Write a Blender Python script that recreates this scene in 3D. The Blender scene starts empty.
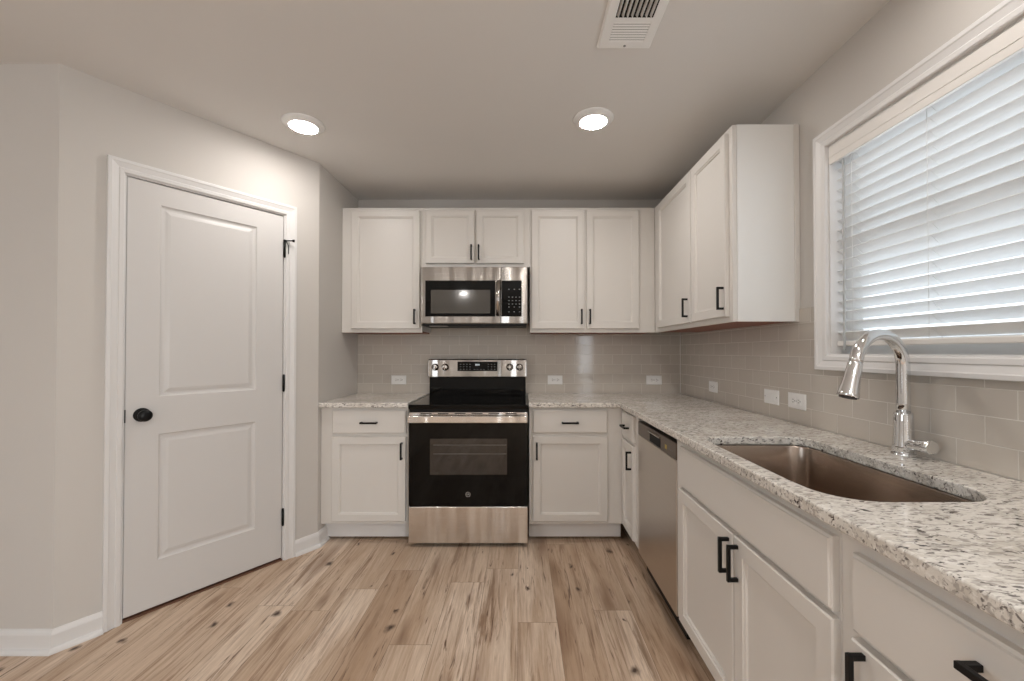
import bpy, bmesh, math, random
from mathutils import Vector, Matrix
S = bpy.context.scene
COL = S.collection
R = math.radians

# ------------------------------------------------------------------ camera
CAM_H = 1.243
cam_d = bpy.data.cameras.new('camera')
cam_d.sensor_fit = 'HORIZONTAL'
cam_d.sensor_width = 36.0
cam_d.lens = 418.38 / 1024 * 36.0
cam_d.shift_x = -8.48 / 1024
cam_d.shift_y = 6.49 / 1024
cam_d.clip_start = 0.02
cam = bpy.data.objects.new('camera', cam_d)
COL.objects.link(cam)
cam.location = (0, 0, CAM_H)
cam.rotation_euler = (R(90) + 0.0113, 0, 0)
S.camera = cam

# ------------------------------------------------------------------ world, light, exposure
S.view_settings.view_transform = 'Standard'
S.view_settings.look = 'None'
S.view_settings.gamma = 1.0
S.view_settings.use_curve_mapping = False
S.view_settings.exposure = 1.25
FAR_L = -4.2
WORLD_STRENGTH = 1.45
DOWNLIGHT = 54.0
DOOR_LIGHT = 21.0
ROOM_FILL = 7.0
SINK_FILL = 1.1
LEFT_FILL = 9.5
w = bpy.data.worlds.new('sky')
S.world = w
w.use_nodes = True
nt = w.node_tree
nt.nodes.clear()
wo = nt.nodes.new('ShaderNodeOutputWorld')
bg = nt.nodes.new('ShaderNodeBackground')
tc = nt.nodes.new('ShaderNodeTexCoord')
sp = nt.nodes.new('ShaderNodeSeparateXYZ')
rp = nt.nodes.new('ShaderNodeValToRGB')
rp.color_ramp.elements[0].position = 0.46
rp.color_ramp.elements[0].color = (0.66, 0.73, 0.80, 1)
rp.color_ramp.elements[1].position = 0.62
rp.color_ramp.elements[1].color = (0.76, 0.88, 1.0, 1)
ma = nt.nodes.new('ShaderNodeMath'); ma.operation = 'MULTIPLY_ADD'
ma.inputs[1].default_value = 0.5; ma.inputs[2].default_value = 0.5
nt.links.new(tc.outputs['Generated'], sp.inputs[0])
nt.links.new(sp.outputs[2], ma.inputs[0])
nt.links.new(ma.outputs[0], rp.inputs[0])
nt.links.new(rp.outputs[0], bg.inputs[0])
bg.inputs[1].default_value = WORLD_STRENGTH
nt.links.new(bg.outputs[0], wo.inputs[0])

def area_light(name, loc, rot, sx, sy, power, color, shape='RECTANGLE'):
    l = bpy.data.lights.new(name, 'AREA')
    l.shape = shape; l.size = sx; l.size_y = sy; l.energy = power; l.color = color
    o = bpy.data.objects.new(name, l); COL.objects.link(o)
    o.location = loc; o.rotation_euler = rot
    return o
# daylight through the glazed patio door further back in the right wall, behind the camera
area_light('patio_daylight', (1.27, -1.72, 1.06), (0, R(90), 0), 1.85, 1.45, DOOR_LIGHT, (0.88, 0.95, 1.0))
# added fill light from an invented window in the unseen far left wall
area_light('left_fill', (FAR_L + .03, -2.0, 1.5), (0, R(-90), 0), 1.3, 1.6, LEFT_FILL, (0.90, 0.95, 1.0))
# unseen fill lights added near the ceiling, overhead and behind the camera, without fixtures
for lx, ly, lp in ((0.382, 0.5, SINK_FILL), (0.95, 1.0, SINK_FILL), (0.382, -0.9, ROOM_FILL), (-1.155, -2.6, ROOM_FILL), (0.382, -2.6, ROOM_FILL)):
    area_light('room_fill', (lx, ly, 2.43), (0, 0, 0), 0.13, 0.13, lp, (1.0, 0.95, 0.905), 'DISK')

S.cycles.max_bounces = 10
S.cycles.diffuse_bounces = 6
S.cycles.glossy_bounces = 5
S.cycles.transparent_max_bounces = 12
S.cycles.sample_clamp_indirect = 6.0
S.cycles.caustics_reflective = False
S.cycles.caustics_refractive = False

# ------------------------------------------------------------------ room dimensions
D = 3.333          # back wall
XR = 1.279         # right wall
XL = -1.296        # short wall left of the cabinets
H = 2.459
A = Vector((-1.9427, 1.7519)); C = Vector((-1.2960, 2.6842))   # diagonal pantry wall
DG = math.atan2(C.y - A.y, C.x - A.x); DL = (C - A).length
REAR = -4.3
CT = 0.915         # countertop height
UB, UT, UD = 1.3815, 2.2885, 0.3035
BY = D - 0.61      # face of the back base cabinets
BX = 0.666         # face of the right base cabinets
UY = D - UD; UX = XR - UD
TW = 0.008         # tile thickness

# ------------------------------------------------------------------ materials
def srgb(r, g, b):
    f = lambda c: (c / 255 / 12.92) if c / 255 <= 0.04045 else ((c / 255 + 0.055) / 1.055) ** 2.4
    return (f(r), f(g), f(b), 1)

def new_mat(name):
    m = bpy.data.materials.new(name); m.use_nodes = True
    return m, m.node_tree, m.node_tree.nodes['Principled BSDF']

def N(nt, typ, **kw):
    n = nt.nodes.new(typ)
    for k, v in kw.items():
        if k.startswith('i_'):
            n.inputs[int(k[2:]) if k[2:].isdigit() else k[2:]].default_value = v
        else:
            setattr(n, k, v)
    return n

def ramp(nt, stops, interp='LINEAR'):
    n = nt.nodes.new('ShaderNodeValToRGB'); cr = n.color_ramp; cr.interpolation = interp
    while len(cr.elements) < len(stops): cr.elements.new(0.5)
    for e, (p, c) in zip(cr.elements, stops):
        e.position = p; e.color = c if len(c) == 4 else (*c, 1)
    return n

def mapping(nt, scale=(1, 1, 1), loc=(0, 0, 0)):
    t = N(nt, 'ShaderNodeTexCoord'); m = N(nt, 'ShaderNodeMapping')
    m.inputs['Scale'].default_value = scale; m.inputs['Location'].default_value = loc
    nt.links.new(t.outputs['Object'], m.inputs[0])
    return m

def plain(name, col, rough=0.5, metal=0.0, spec=0.5, bump=0.0, bscale=200.0, coat=0.0, vary=0.0):
    m, nt, b = new_mat(name)
    b.inputs['Base Color'].default_value = col
    b.inputs['Roughness'].default_value = rough
    b.inputs['Metallic'].default_value = metal
    b.inputs['Specular IOR Level'].default_value = spec
    b.inputs['Coat Weight'].default_value = coat
    mp = mapping(nt)
    nz = N(nt, 'ShaderNodeTexNoise', i_Scale=bscale, i_Detail=3.0)
    nt.links.new(mp.outputs[0], nz.inputs['Vector'])
    if bump:
        bp = N(nt, 'ShaderNodeBump', i_Strength=bump, i_Distance=0.001)
        nt.links.new(nz.outputs[0], bp.inputs['Height']); nt.links.new(bp.outputs[0], b.inputs['Normal'])
    if vary:
        hs = N(nt, 'ShaderNodeMix', data_type='RGBA')
        hs.inputs[6].default_value = col
        hs.inputs[7].default_value = tuple(c * (1 - vary) for c in col[:3]) + (1,)
        n2 = N(nt, 'ShaderNodeTexNoise', i_Scale=3.0, i_Detail=4.0)
        nt.links.new(mp.outputs[0], n2.inputs['Vector'])
        nt.links.new(n2.outputs[0], hs.inputs[0]); nt.links.new(hs.outputs[2], b.inputs['Base Color'])
    return m

M = {}
M['wall'] = plain('greige_wall_paint', (0.600, 0.572, 0.538, 1), 0.75, spec=0.25, bump=0.15, bscale=350, vary=0.03)
M['ceiling'] = plain('ceiling_paint', (0.73, 0.715, 0.695, 1), 0.85, spec=0.2, bump=0.2, bscale=250, vary=0.03)
M['trim'] = plain('white_trim_paint', (0.72, 0.71, 0.70, 1), 0.38, spec=0.4, vary=0.02)
M['door'] = plain('white_door_paint', (0.64, 0.625, 0.61, 1), 0.42, spec=0.4, bump=0.06, bscale=90, vary=0.02)
M['cab'] = plain('white_cabinet_paint', (0.68, 0.655, 0.62, 1), 0.36, spec=0.45, vary=0.02)
M['cab_end'] = plain('white_cabinet_side_window_lit', (0.78, 0.78, 0.765, 1), 0.34, spec=0.45, vary=0.02)  # paler and cooler than the cabinet paint: window light put into the colour
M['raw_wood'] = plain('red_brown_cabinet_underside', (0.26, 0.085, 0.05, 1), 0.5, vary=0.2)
M['black'] = plain('black_metal', (0.004, 0.004, 0.0042, 1), 0.42, spec=0.25)
M['gloss_black'] = plain('black_glass', (0.002, 0.002, 0.002, 1), 0.05, spec=0.22)
M['matte_black'] = plain('black_plastic', (0.006, 0.006, 0.006, 1), 0.5, spec=0.25)
M['dark_gap'] = plain('dark_void', (0.01, 0.01, 0.01, 1), 0.9)
M['plastic'] = plain('white_plastic', (0.84, 0.84, 0.83, 1), 0.35, vary=0.01)
M['slot'] = plain('dark_slot', (0.08, 0.07, 0.06, 1), 0.6)
M['blind'] = plain('white_blind_slat', (0.80, 0.80, 0.79, 1), 0.4, vary=0.01)
M['valance'] = plain('white_blind_valance', (0.76, 0.735, 0.70, 1), 0.4, vary=0.01)
M['cord'] = plain('white_cord', (0.78, 0.78, 0.76, 1), 0.7)
M['wand'] = plain('grey_wand', (0.42, 0.43, 0.43, 1), 0.3)
M['vinyl'] = plain('white_vinyl', (0.72, 0.72, 0.71, 1), 0.4, vary=0.01)
M['chrome'] = plain('chrome', (0.78, 0.79, 0.80, 1), 0.07, metal=1.0)
M['mark'] = plain('pale_print', (0.22, 0.225, 0.23, 1), 0.5)
M['yellow'] = plain('yellow_sticker', (0.55, 0.42, 0.10, 1), 0.5)
M['caulk'] = plain('dark_door_gap', (0.16, 0.075, 0.045, 1), 0.6, vary=0.2)  # shade of the gap under the pantry door, put into a brown colour

def steel(name, col, rough, axis, bump=0.35, scale=700, wave=0.0):
    """brushed stainless: fine grooves run along one axis, the sheet itself is very slightly wavy along it"""
    m, nt, b = new_mat(name)
    b.inputs['Metallic'].default_value = 1.0
    b.inputs['Roughness'].default_value = rough
    sc = [scale, scale, scale]; sc[axis] = 3.0
    mp = mapping(nt, tuple(sc))
    nz = N(nt, 'ShaderNodeTexNoise', i_Scale=1.0, i_Detail=2.0)
    nt.links.new(mp.outputs[0], nz.inputs['Vector'])
    bp = N(nt, 'ShaderNodeBump', i_Strength=bump, i_Distance=0.0006)
    nt.links.new(nz.outputs[0], bp.inputs['Height']); nt.links.new(bp.outputs[0], b.inputs['Normal'])
    if wave:
        s2 = [0.6, 0.6, 0.6]; s2[axis] = 9.0
        m2 = mapping(nt, tuple(s2))
        n2 = N(nt, 'ShaderNodeTexNoise', i_Scale=1.0, i_Detail=1.0)
        nt.links.new(m2.outputs[0], n2.inputs['Vector'])
        b2 = N(nt, 'ShaderNodeBump', i_Strength=1.0, i_Distance=wave)
        nt.links.new(n2.outputs[0], b2.inputs['Height']); nt.links.new(b2.outputs[0], bp.inputs['Normal'])
    mx = N(nt, 'ShaderNodeMix', data_type='RGBA')
    mx.inputs[6].default_value = col; mx.inputs[7].default_value = tuple(c * 0.86 for c in col[:3]) + (1,)
    nt.links.new(nz.outputs[0], mx.inputs[0]); nt.links.new(mx.outputs[2], b.inputs['Base Color'])
    return m
M['steel'] = steel('brushed_stainless', (0.80, 0.765, 0.73, 1), 0.15, 0, bump=0.7, wave=0.035)
M['steel_mid'] = steel('dimmed_stainless', (0.47, 0.44, 0.41, 1), 0.16, 0, bump=0.4, wave=0.03)  # same steel, darkened in colour to offset the bright reflections on it
M['steel_dw'] = steel('dishwasher_stainless', (0.66, 0.61, 0.555, 1), 0.28, 1)
M['steel_dark'] = steel('dark_stainless_strip', (0.17, 0.135, 0.11, 1), 0.3, 1)
M['steel_sink'] = steel('sink_stainless', (0.47, 0.39, 0.33, 1), 0.24, 1, 0.3, 500)

def emission(name, col, strength):
    m, nt, b = new_mat(name)
    b.inputs['Base Color'].default_value = (0.9, 0.9, 0.9, 1)
    b.inputs['Emission Color'].default_value = col
    b.inputs['Emission Strength'].default_value = strength
    return m
M['lens'] = emission('lit_diffuser', (1.0, 0.95, 0.905, 1), DOWNLIGHT)
M['digit'] = emission('lit_digits', (0.5, 0.75, 0.9, 1), 0.12)

m, nt, b = new_mat('window_glass')
nt.nodes.remove(b)
tr = N(nt, 'ShaderNodeBsdfTransparent'); gl = N(nt, 'ShaderNodeBsdfGlossy', i_Roughness=0.02)
mx = N(nt, 'ShaderNodeMixShader'); mx.inputs[0].default_value = 0.06
nt.links.new(tr.outputs[0], mx.inputs[1]); nt.links.new(gl.outputs[0], mx.inputs[2])
nt.links.new(mx.outputs[0], nt.nodes['Material Output'].inputs[0])
M['glass'] = m

def floor_material():
    m, nt, b = new_mat('oak_plank_floor')
    L = nt.links.new
    PW, PL = 0.182, 1.22
    tc = N(nt, 'ShaderNodeTexCoord'); sp = N(nt, 'ShaderNodeSeparateXYZ'); L(tc.outputs['Object'], sp.inputs[0])
    def mth(op, a, b_=None, c=None):
        n = N(nt, 'ShaderNodeMath', operation=op)
        for i, v in enumerate((a, b_, c)):
            if v is None: continue
            if isinstance(v, (int, float)): n.inputs[i].default_value = v
            else: L(v, n.inputs[i])
        return n.outputs[0]
    xs = mth('DIVIDE', mth('ADD', sp.outputs[0], 0.012 + PW * 40), PW)
    colf = mth('FLOOR', xs); fx = mth('FRACT', xs)
    wn = N(nt, 'ShaderNodeTexWhiteNoise', noise_dimensions='1D'); L(colf, wn.inputs['W'])
    ys = mth('ADD', mth('DIVIDE', mth('ADD', sp.outputs[1], 20.0), PL), mth('MULTIPLY', wn.outputs['Value'], 7.0))
    rowf = mth('FLOOR', ys); fy = mth('FRACT', ys)
    cv = N(nt, 'ShaderNodeCombineXYZ'); L(colf, cv.inputs[0]); L(rowf, cv.inputs[1])
    wid = N(nt, 'ShaderNodeTexWhiteNoise', noise_dimensions='2D'); L(cv.outputs[0], wid.inputs['Vector'])
    # per-plank coordinates for the grain
    off = N(nt, 'ShaderNodeVectorMath', operation='SCALE'); L(wid.outputs['Color'], off.inputs[0]); off.inputs['Scale'].default_value = 37.0
    ad = N(nt, 'ShaderNodeVectorMath', operation='ADD'); L(tc.outputs['Object'], ad.inputs[0]); L(off.outputs[0], ad.inputs[1])
    def noise(scale, sc, detail=5.0, dist=0.0, rough=0.55):
        mp = N(nt, 'ShaderNodeMapping'); mp.inputs['Scale'].default_value = scale; L(ad.outputs[0], mp.inputs[0])
        n = N(nt, 'ShaderNodeTexNoise', i_Scale=sc, i_Detail=detail, i_Distortion=dist, i_Roughness=rough); L(mp.outputs[0], n.inputs['Vector'])
        return n.outputs[0]
    fine = noise((90, 4.5, 1), 1.6, 6, 0.3, 0.65)
    broad = noise((9, 0.75, 1), 1.0, 4, 0.8)
    streak = noise((34, 1.7, 1), 1.0, 7, 1.2, 0.66)
    base = ramp(nt, [(0.0, srgb(194, 170, 147)), (0.2, srgb(232, 213, 193)), (0.4, srgb(208, 185, 162)), (0.6, srgb(238, 221, 203)), (0.8, srgb(220, 198, 176)), (1.0, srgb(188, 163, 140))])
    L(wid.outputs['Value'], base.inputs[0])
    def mix(a, bcol, fac, mode='MIX'):
        n = N(nt, 'ShaderNodeMix', data_type='RGBA', blend_type=mode)
        if isinstance(fac, float): n.inputs[0].default_value = fac
        else: L(fac, n.inputs[0])
        L(a, n.inputs[6])
        if isinstance(bcol, tuple): n.inputs[7].default_value = bcol
        else: L(bcol, n.inputs[7])
        return n.outputs[2]
    r1 = ramp(nt, [(0.42, (0, 0, 0)), (0.62, (1, 1, 1))]); L(broad, r1.inputs[0])
    c1 = mix(base.outputs[0], srgb(172, 143, 116), mth('MULTIPLY', r1.outputs[0], 0.6))
    rm = ramp(nt, [(0.36, (0.2, 0.2, 0.2)), (0.56, (1, 1, 1))]); L(noise((5, 0.9, 1), 1.0, 2, 0.5), rm.inputs[0])
    r2 = ramp(nt, [(0.50, (0, 0, 0)), (0.64, (1, 1, 1))]); L(streak, r2.inputs[0])
    c2 = mix(c1, srgb(122, 90, 66), mth('MULTIPLY', mth('MULTIPLY', r2.outputs[0], rm.outputs[0]), 0.8))
    r3 = ramp(nt, [(0.35, (0, 0, 0)), (0.7, (1, 1, 1))]); L(fine, r3.inputs[0])
    c3 = mix(c2, srgb(158, 130, 104), mth('MULTIPLY', r3.outputs[0], 0.45))
    # knots: small dark eyes of uneven size with a soft brown halo stretched along the grain
    def knots(scale, lim, seed):
        mp = N(nt, 'ShaderNodeMapping'); mp.inputs['Scale'].default_value = scale; mp.inputs['Location'].default_value = (seed, seed * 2, 0); L(ad.outputs[0], mp.inputs[0])
        nzd = N(nt, 'ShaderNodeTexNoise', i_Scale=4.0, i_Detail=3.0); L(mp.outputs[0], nzd.inputs['Vector'])
        dv = N(nt, 'ShaderNodeVectorMath', operation='MULTIPLY_ADD'); L(nzd.outputs['Color'], dv.inputs[0]); dv.inputs[1].default_value = (0.30, 0.30, 0); L(mp.outputs[0], dv.inputs[2])
        vo = N(nt, 'ShaderNodeTexVoronoi', i_Scale=1.0, voronoi_dimensions='2D'); L(dv.outputs[0], vo.inputs['Vector'])
        sep = N(nt, 'ShaderNodeSeparateColor'); L(vo.outputs['Color'], sep.inputs[0])
        size = mth('MULTIPLY_ADD', sep.outputs[1], 0.9, 0.35)
        dd = mth('DIVIDE', vo.outputs['Distance'], size)
        gate = mth('GREATER_THAN', sep.outputs[0], lim)
        return dd, gate
    d1, g1 = knots((5.5, 1.3, 1), 0.62, 1.7)
    halo = ramp(nt, [(0.02, (1, 1, 1)), (0.34, (0, 0, 0))]); L(d1, halo.inputs[0])
    c4 = mix(c3, srgb(132, 102, 80), mth('MULTIPLY', mth('MULTIPLY', halo.outputs[0], g1), 0.75))
    d2, g2 = knots((5.5, 3.6, 1), 0.66, 4.3)
    eye = ramp(nt, [(0.03, (1, 1, 1)), (0.125, (0, 0, 0))]); L(d2, eye.inputs[0])
    c4 = mix(c4, srgb(60, 36, 22), mth('MULTIPLY', mth('MULTIPLY', eye.outputs[0], g2), 0.95))
    # slender dark cracks running out of the knots
    r5 = ramp(nt, [(0.62, (0, 0, 0)), (0.70, (1, 1, 1))]); L(noise((40, 3.2, 1), 1.0, 4, 1.6), r5.inputs[0])
    c4 = mix(c4, srgb(86, 58, 40), mth('MULTIPLY', r5.outputs[0], 0.75))
    # seams
    ex = mth('MINIMUM', fx, mth('SUBTRACT', 1.0, fx)); ey = mth('MINIMUM', fy, mth('SUBTRACT', 1.0, fy))
    seam = mth('MAXIMUM', mth('LESS_THAN', ex, 0.0012 / PW), mth('LESS_THAN', ey, 0.0012 / PL))
    c5 = mix(c4, srgb(110, 86, 68), mth('MULTIPLY', seam, 0.6))
    L(c5, b.inputs['Base Color'])
    b.inputs['Roughness'].default_value = 0.42
    b.inputs['Specular IOR Level'].default_value = 0.35
    bp = N(nt, 'ShaderNodeBump', i_Strength=0.12, i_Distance=0.001)
    L(mth('SUBTRACT', fine, seam), bp.inputs['Height']); L(bp.outputs[0], b.inputs['Normal'])
    return m
M['floor'] = floor_material()

def granite_material():
    m, nt, b = new_mat('speckled_granite')
    L = nt.links.new
    tc = N(nt, 'ShaderNodeTexCoord')
    def noise(scale, detail=3.0, dist=0.0, loc=(0, 0, 0), rough=0.5):
        mp = N(nt, 'ShaderNodeMapping'); mp.inputs['Scale'].default_value = scale; mp.inputs['Location'].default_value = loc
        mp.inputs['Rotation'].default_value = (0, 0, R(18))
        L(tc.outputs['Object'], mp.inputs[0])
        n = N(nt, 'ShaderNodeTexNoise', i_Scale=1.0, i_Detail=detail, i_Distortion=dist, i_Roughness=rough); L(mp.outputs[0], n.inputs['Vector'])
        return n.outputs[0]
    def mix(a, c, stops, src, amt):
        r = ramp(nt, stops); L(src, r.inputs[0])
        mm = N(nt, 'ShaderNodeMath', operation='MULTIPLY'); L(r.outputs[0], mm.inputs[0]); mm.inputs[1].default_value = amt
        n = N(nt, 'ShaderNodeMix', data_type='RGBA'); L(mm.outputs[0], n.inputs[0])
        if isinstance(a, tuple): n.inputs[6].default_value = a
        else: L(a, n.inputs[6])
        n.inputs[7].default_value = c
        return n.outputs[2]
    w0, w1 = (0, 0, 0), (1, 1, 1)
    c = mix((0.76, 0.73, 0.68, 1), (0.58, 0.54, 0.48, 1), [(0.40, w0), (0.62, w1)], noise((7, 15, 15), 4), 0.75)
    c = mix(c, (0.86, 0.84, 0.80, 1), [(0.52, w0), (0.64, w1)], noise((58, 105, 105), 3, 0.4, (3, 1, 2)), 0.7)
    c = mix(c, (0.36, 0.33, 0.30, 1), [(0.52, w0), (0.62, w1)], noise((48, 110, 110), 4, 0.6, (9, 4, 1)), 0.8)
    c = mix(c, (0.13, 0.115, 0.105, 1), [(0.605, w0), (0.66, w1)], noise((54, 120, 120), 3, 0.5, (1, 7, 5)), 0.9)
    c = mix(c, (0.045, 0.03, 0.028, 1), [(0.66, w0), (0.70, w1)], noise((44, 84, 84), 2, 0.8, (5, 2, 8)), 0.95)
    L(c, b.inputs['Base Color'])
    b.inputs['Roughness'].default_value = 0.08
    b.inputs['Specular IOR Level'].default_value = 0.5
    return m
M['granite'] = granite_material()

def tile_material(name, axis, shift):
    m, nt, b = new_mat(name)
    L = nt.links.new
    tc = N(nt, 'ShaderNodeTexCoord'); sp = N(nt, 'ShaderNodeSeparateXYZ'); L(tc.outputs['Object'], sp.inputs[0])
    cb = N(nt, 'ShaderNodeCombineXYZ'); L(sp.outputs[axis], cb.inputs[0]); L(sp.outputs[2], cb.inputs[1])
    mp = N(nt, 'ShaderNodeMapping'); mp.inputs['Location'].default_value = (shift + 1.524 * 6, -CT + 0.0762 * 20, 0)
    L(cb.outputs[0], mp.inputs[0])
    br = N(nt, 'ShaderNodeTexBrick', offset=0.5, offset_frequency=2, squash=1.0)
    br.inputs['Scale'].default_value = 1.0
    br.inputs['Mortar Size'].default_value = 0.0016
    br.inputs['Mortar Smooth'].default_value = 0.3
    br.inputs['Bias'].default_value = 0.0
    br.inputs['Brick Width'].default_value = 0.1524
    br.inputs['Row Height'].default_value = 0.0762
    br.inputs['Color1'].default_value = (0.55, 0.505, 0.45, 1)
    br.inputs['Color2'].default_value = (0.52, 0.475, 0.425, 1)
    br.inputs['Mortar'].default_value = (0.66, 0.63, 0.58, 1)
    L(mp.outputs[0], br.inputs['Vector'])
    L(br.outputs['Color'], b.inputs['Base Color'])
    mr = N(nt, 'ShaderNodeMath', operation='MULTIPLY_ADD'); L(br.outputs['Fac'], mr.inputs[0]); mr.inputs[1].default_value = 0.6; mr.inputs[2].default_value = 0.10
    L(mr.outputs[0], b.inputs['Roughness'])
    bp = N(nt, 'ShaderNodeBump', i_Strength=0.6, i_Distance=0.0015, invert=True)
    nz = N(nt, 'ShaderNodeTexNoise', i_Scale=9.0, i_Detail=1.0); L(tc.outputs['Object'], nz.inputs['Vector'])
    ad = N(nt, 'ShaderNodeMath', operation='MULTIPLY_ADD'); L(nz.outputs[0], ad.inputs[0]); ad.inputs[1].default_value = 0.5; L(br.outputs['Fac'], ad.inputs[2])
    L(ad.outputs[0], bp.inputs['Height']); L(bp.outputs[0], b.inputs['Normal'])
    return m
M['tile_back'] = tile_material('greige_subway_tile_back', 0, 0.03)
M['tile_right'] = tile_material('greige_subway_tile_right', 1, -1.147)

# ------------------------------------------------------------------ mesh helpers
class MB:
    def __init__(self): self.bm = bmesh.new()
    def box(self, x0, x1, y0, y1, z0, z1):
        v = [self.bm.verts.new((x, y, z)) for x in (x0, x1) for y in (y0, y1) for z in (z0, z1)]
        for f in ((0, 1, 3, 2), (4, 6, 7, 5), (0, 4, 5, 1), (2, 3, 7, 6), (0, 2, 6, 4), (1, 5, 7, 3)):
            self.bm.faces.new([v[i] for i in f])
        return self
    def loops(self, rings, close_u=True, cap0=True, cap1=True, smooth=False):
        vs = [[self.bm.verts.new(p) for p in r] for r in rings]
        n = len(vs[0])
        for a, b in zip(vs, vs[1:]):
            for i in range(n if close_u else n - 1):
                j = (i + 1) % n
                f = self.bm.faces.new((a[i], a[j], b[j], b[i])); f.smooth = smooth
        if cap0: self.bm.faces.new(list(reversed(vs[0])))
        if cap1: self.bm.faces.new(vs[-1])
        return self
    def tube(self, pts, rad, n=16, smooth=True):
        pts = [Vector(p) for p in pts]
        if not isinstance(rad, (list, tuple)): rad = [rad] * len(pts)
        rings = []; up = None
        for i, p in enumerate(pts):
            t = (pts[min(i + 1, len(pts) - 1)] - pts[max(i - 1, 0)]).normalized()
            if up is None:
                up = t.orthogonal().normalized()
            up = (up - t * up.dot(t)).normalized(); s = t.cross(up)
            rings.append([p + (up * math.cos(a) + s * math.sin(a)) * rad[i] for a in [2 * math.pi * k / n for k in range(n)]])
        return self.loops(rings, smooth=smooth)
    def lathe(self, prof, c=(0, 0, 0), axis='z', n=32, smooth=True, cap0=True, cap1=True):
        """prof: (radius, height along axis)"""
        rings = []
        for r, h in prof:
            ring = []
            for k in range(n):
                a = 2 * math.pi * k / n; u, v = r * math.cos(a), r * math.sin(a)
                p = {'z': (u, v, h), 'x': (h, u, v), 'y': (v, h, u)}[axis]
                ring.append((c[0] + p[0], c[1] + p[1], c[2] + p[2]))
            rings.append(ring)
        return self.loops(rings, cap0=cap0, cap1=cap1, smooth=smooth)
    def build(self, name, mat, parent=None, world=False, bevel=0.0, seg=2, sharp=40):
        bmesh.ops.recalc_face_normals(self.bm, faces=self.bm.faces)
        if world and parent is not None:
            self.bm.transform(local(parent).inverted())
        me = bpy.data.meshes.new(name); self.bm.to_mesh(me); self.bm.free()
        me.materials.append(M[mat] if isinstance(mat, str) else mat)
        o = bpy.data.objects.new(name, me); COL.objects.link(o)
        if parent is not None: o.parent = parent
        if bevel:
            b = o.modifiers.new('bevel', 'BEVEL'); b.width = bevel; b.segments = seg; b.limit_method = 'ANGLE'; b.angle_limit = R(sharp)
        return o

def local(o):
    mloc = Matrix.Translation(o.location) @ Matrix.Rotation(o.rotation_euler.z, 4, 'Z')
    return (local(o.parent) @ mloc) if o.parent else mloc

def tag(o, label=None, cat=None, group=None, kind=None):
    if label: o['label'] = label
    if cat: o['category'] = cat
    if group: o['group'] = group
    if kind: o['kind'] = kind
    return o

def root(name, loc, rotz=0, label=None, cat=None, group=None, kind=None):
    o = bpy.data.objects.new(name, None); COL.objects.link(o)
    o.empty_display_size = 0.1
    o.location = loc; o.rotation_euler = (0, 0, rotz)
    return tag(o, label, cat, group, kind)

def panelled(wd, ht, t, panels, rings, edge=((0.0, 0.004), (0.003, 0.0))):
    """a door or slab, front towards -y at y=0, back at y=t; panels are (x0,x1,z0,z1), rings (inset, depth)"""
    mb = MB(); bm = mb.bm
    e_in = edge[-1][0]; ed = edge[-1][1]
    xs = sorted({e_in, wd - e_in, *[p[0] for p in panels], *[p[1] for p in panels]})
    zs = sorted({e_in, ht - e_in, *[p[2] for p in panels], *[p[3] for p in panels]})
    inside = lambda x, z: any(p[0] < x < p[1] and p[2] < z < p[3] for p in panels)
    vc = {}
    def V(x, y, z):
        k = (round(x, 5), round(y, 5), round(z, 5))
        if k not in vc: vc[k] = bm.verts.new((x, y, z))
        return vc[k]
    for x0, x1 in zip(xs, xs[1:]):
        for z0, z1 in zip(zs, zs[1:]):
            if not inside((x0 + x1) / 2, (z0 + z1) / 2):
                bm.faces.new([V(x0, ed, z0), V(x1, ed, z0), V(x1, ed, z1), V(x0, ed, z1)])
    rect = lambda x0, x1, z0, z1, i, y: [V(x0 + i, y, z0 + i), V(x1 - i, y, z0 + i), V(x1 - i, y, z1 - i), V(x0 + i, y, z1 - i)]
    def ringfaces(a, b):
        for k in range(4):
            j = (k + 1) % 4
            if len({a[k], a[j], b[j], b[k]}) == 4: bm.faces.new([a[k], a[j], b[j], b[k]])
    for p in panels:
        prev = None
        for i, y in rings:
            r = rect(*p, i, y)
            if prev: ringfaces(prev, r)
            prev = r
        bm.faces.new(prev)
    prev = rect(0, wd, 0, ht, 0, t)
    bm.faces.new(prev)
    for i, y in edge:
        r = rect(0, wd, 0, ht, i, y); ringfaces(prev, r); prev = r
    return mb

SHAKER = [(0, 0), (0.0025, 0.004), (0.008, 0.0055), (0.010, 0.0125)]

def pull(length, vertical, parent, x, z, y=0.0):
    """square-section bar pull, centre at x,z on a front at y"""
    h = length / 2; q = 0.0055; mb = MB()
    if vertical:
        mb.box(x - q, x + q, y - 0.032, y - 0.0225, z - h, z + h)
        for s in (-1, 1):
            c = z + s * (h - q); mb.box(x - q + .0003, x + q - .0003, y - 0.023, y, c - q + .0002, c + q - .0002)
    else:
        mb.box(x - h, x + h, y - 0.032, y - 0.0225, z - q, z + q)
        for s in (-1, 1):
            c = x + s * (h - q); mb.box(c - q + .0002, c + q - .0002, y - 0.023, y, z - q + .0003, z + q - .0003)
    return mb.build('handle', 'black', parent, bevel=0.001)

def bits(boxes, name, mat, parent):
    for bx in boxes: MB().box(*bx).build(name, mat, parent, world=True)

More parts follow.
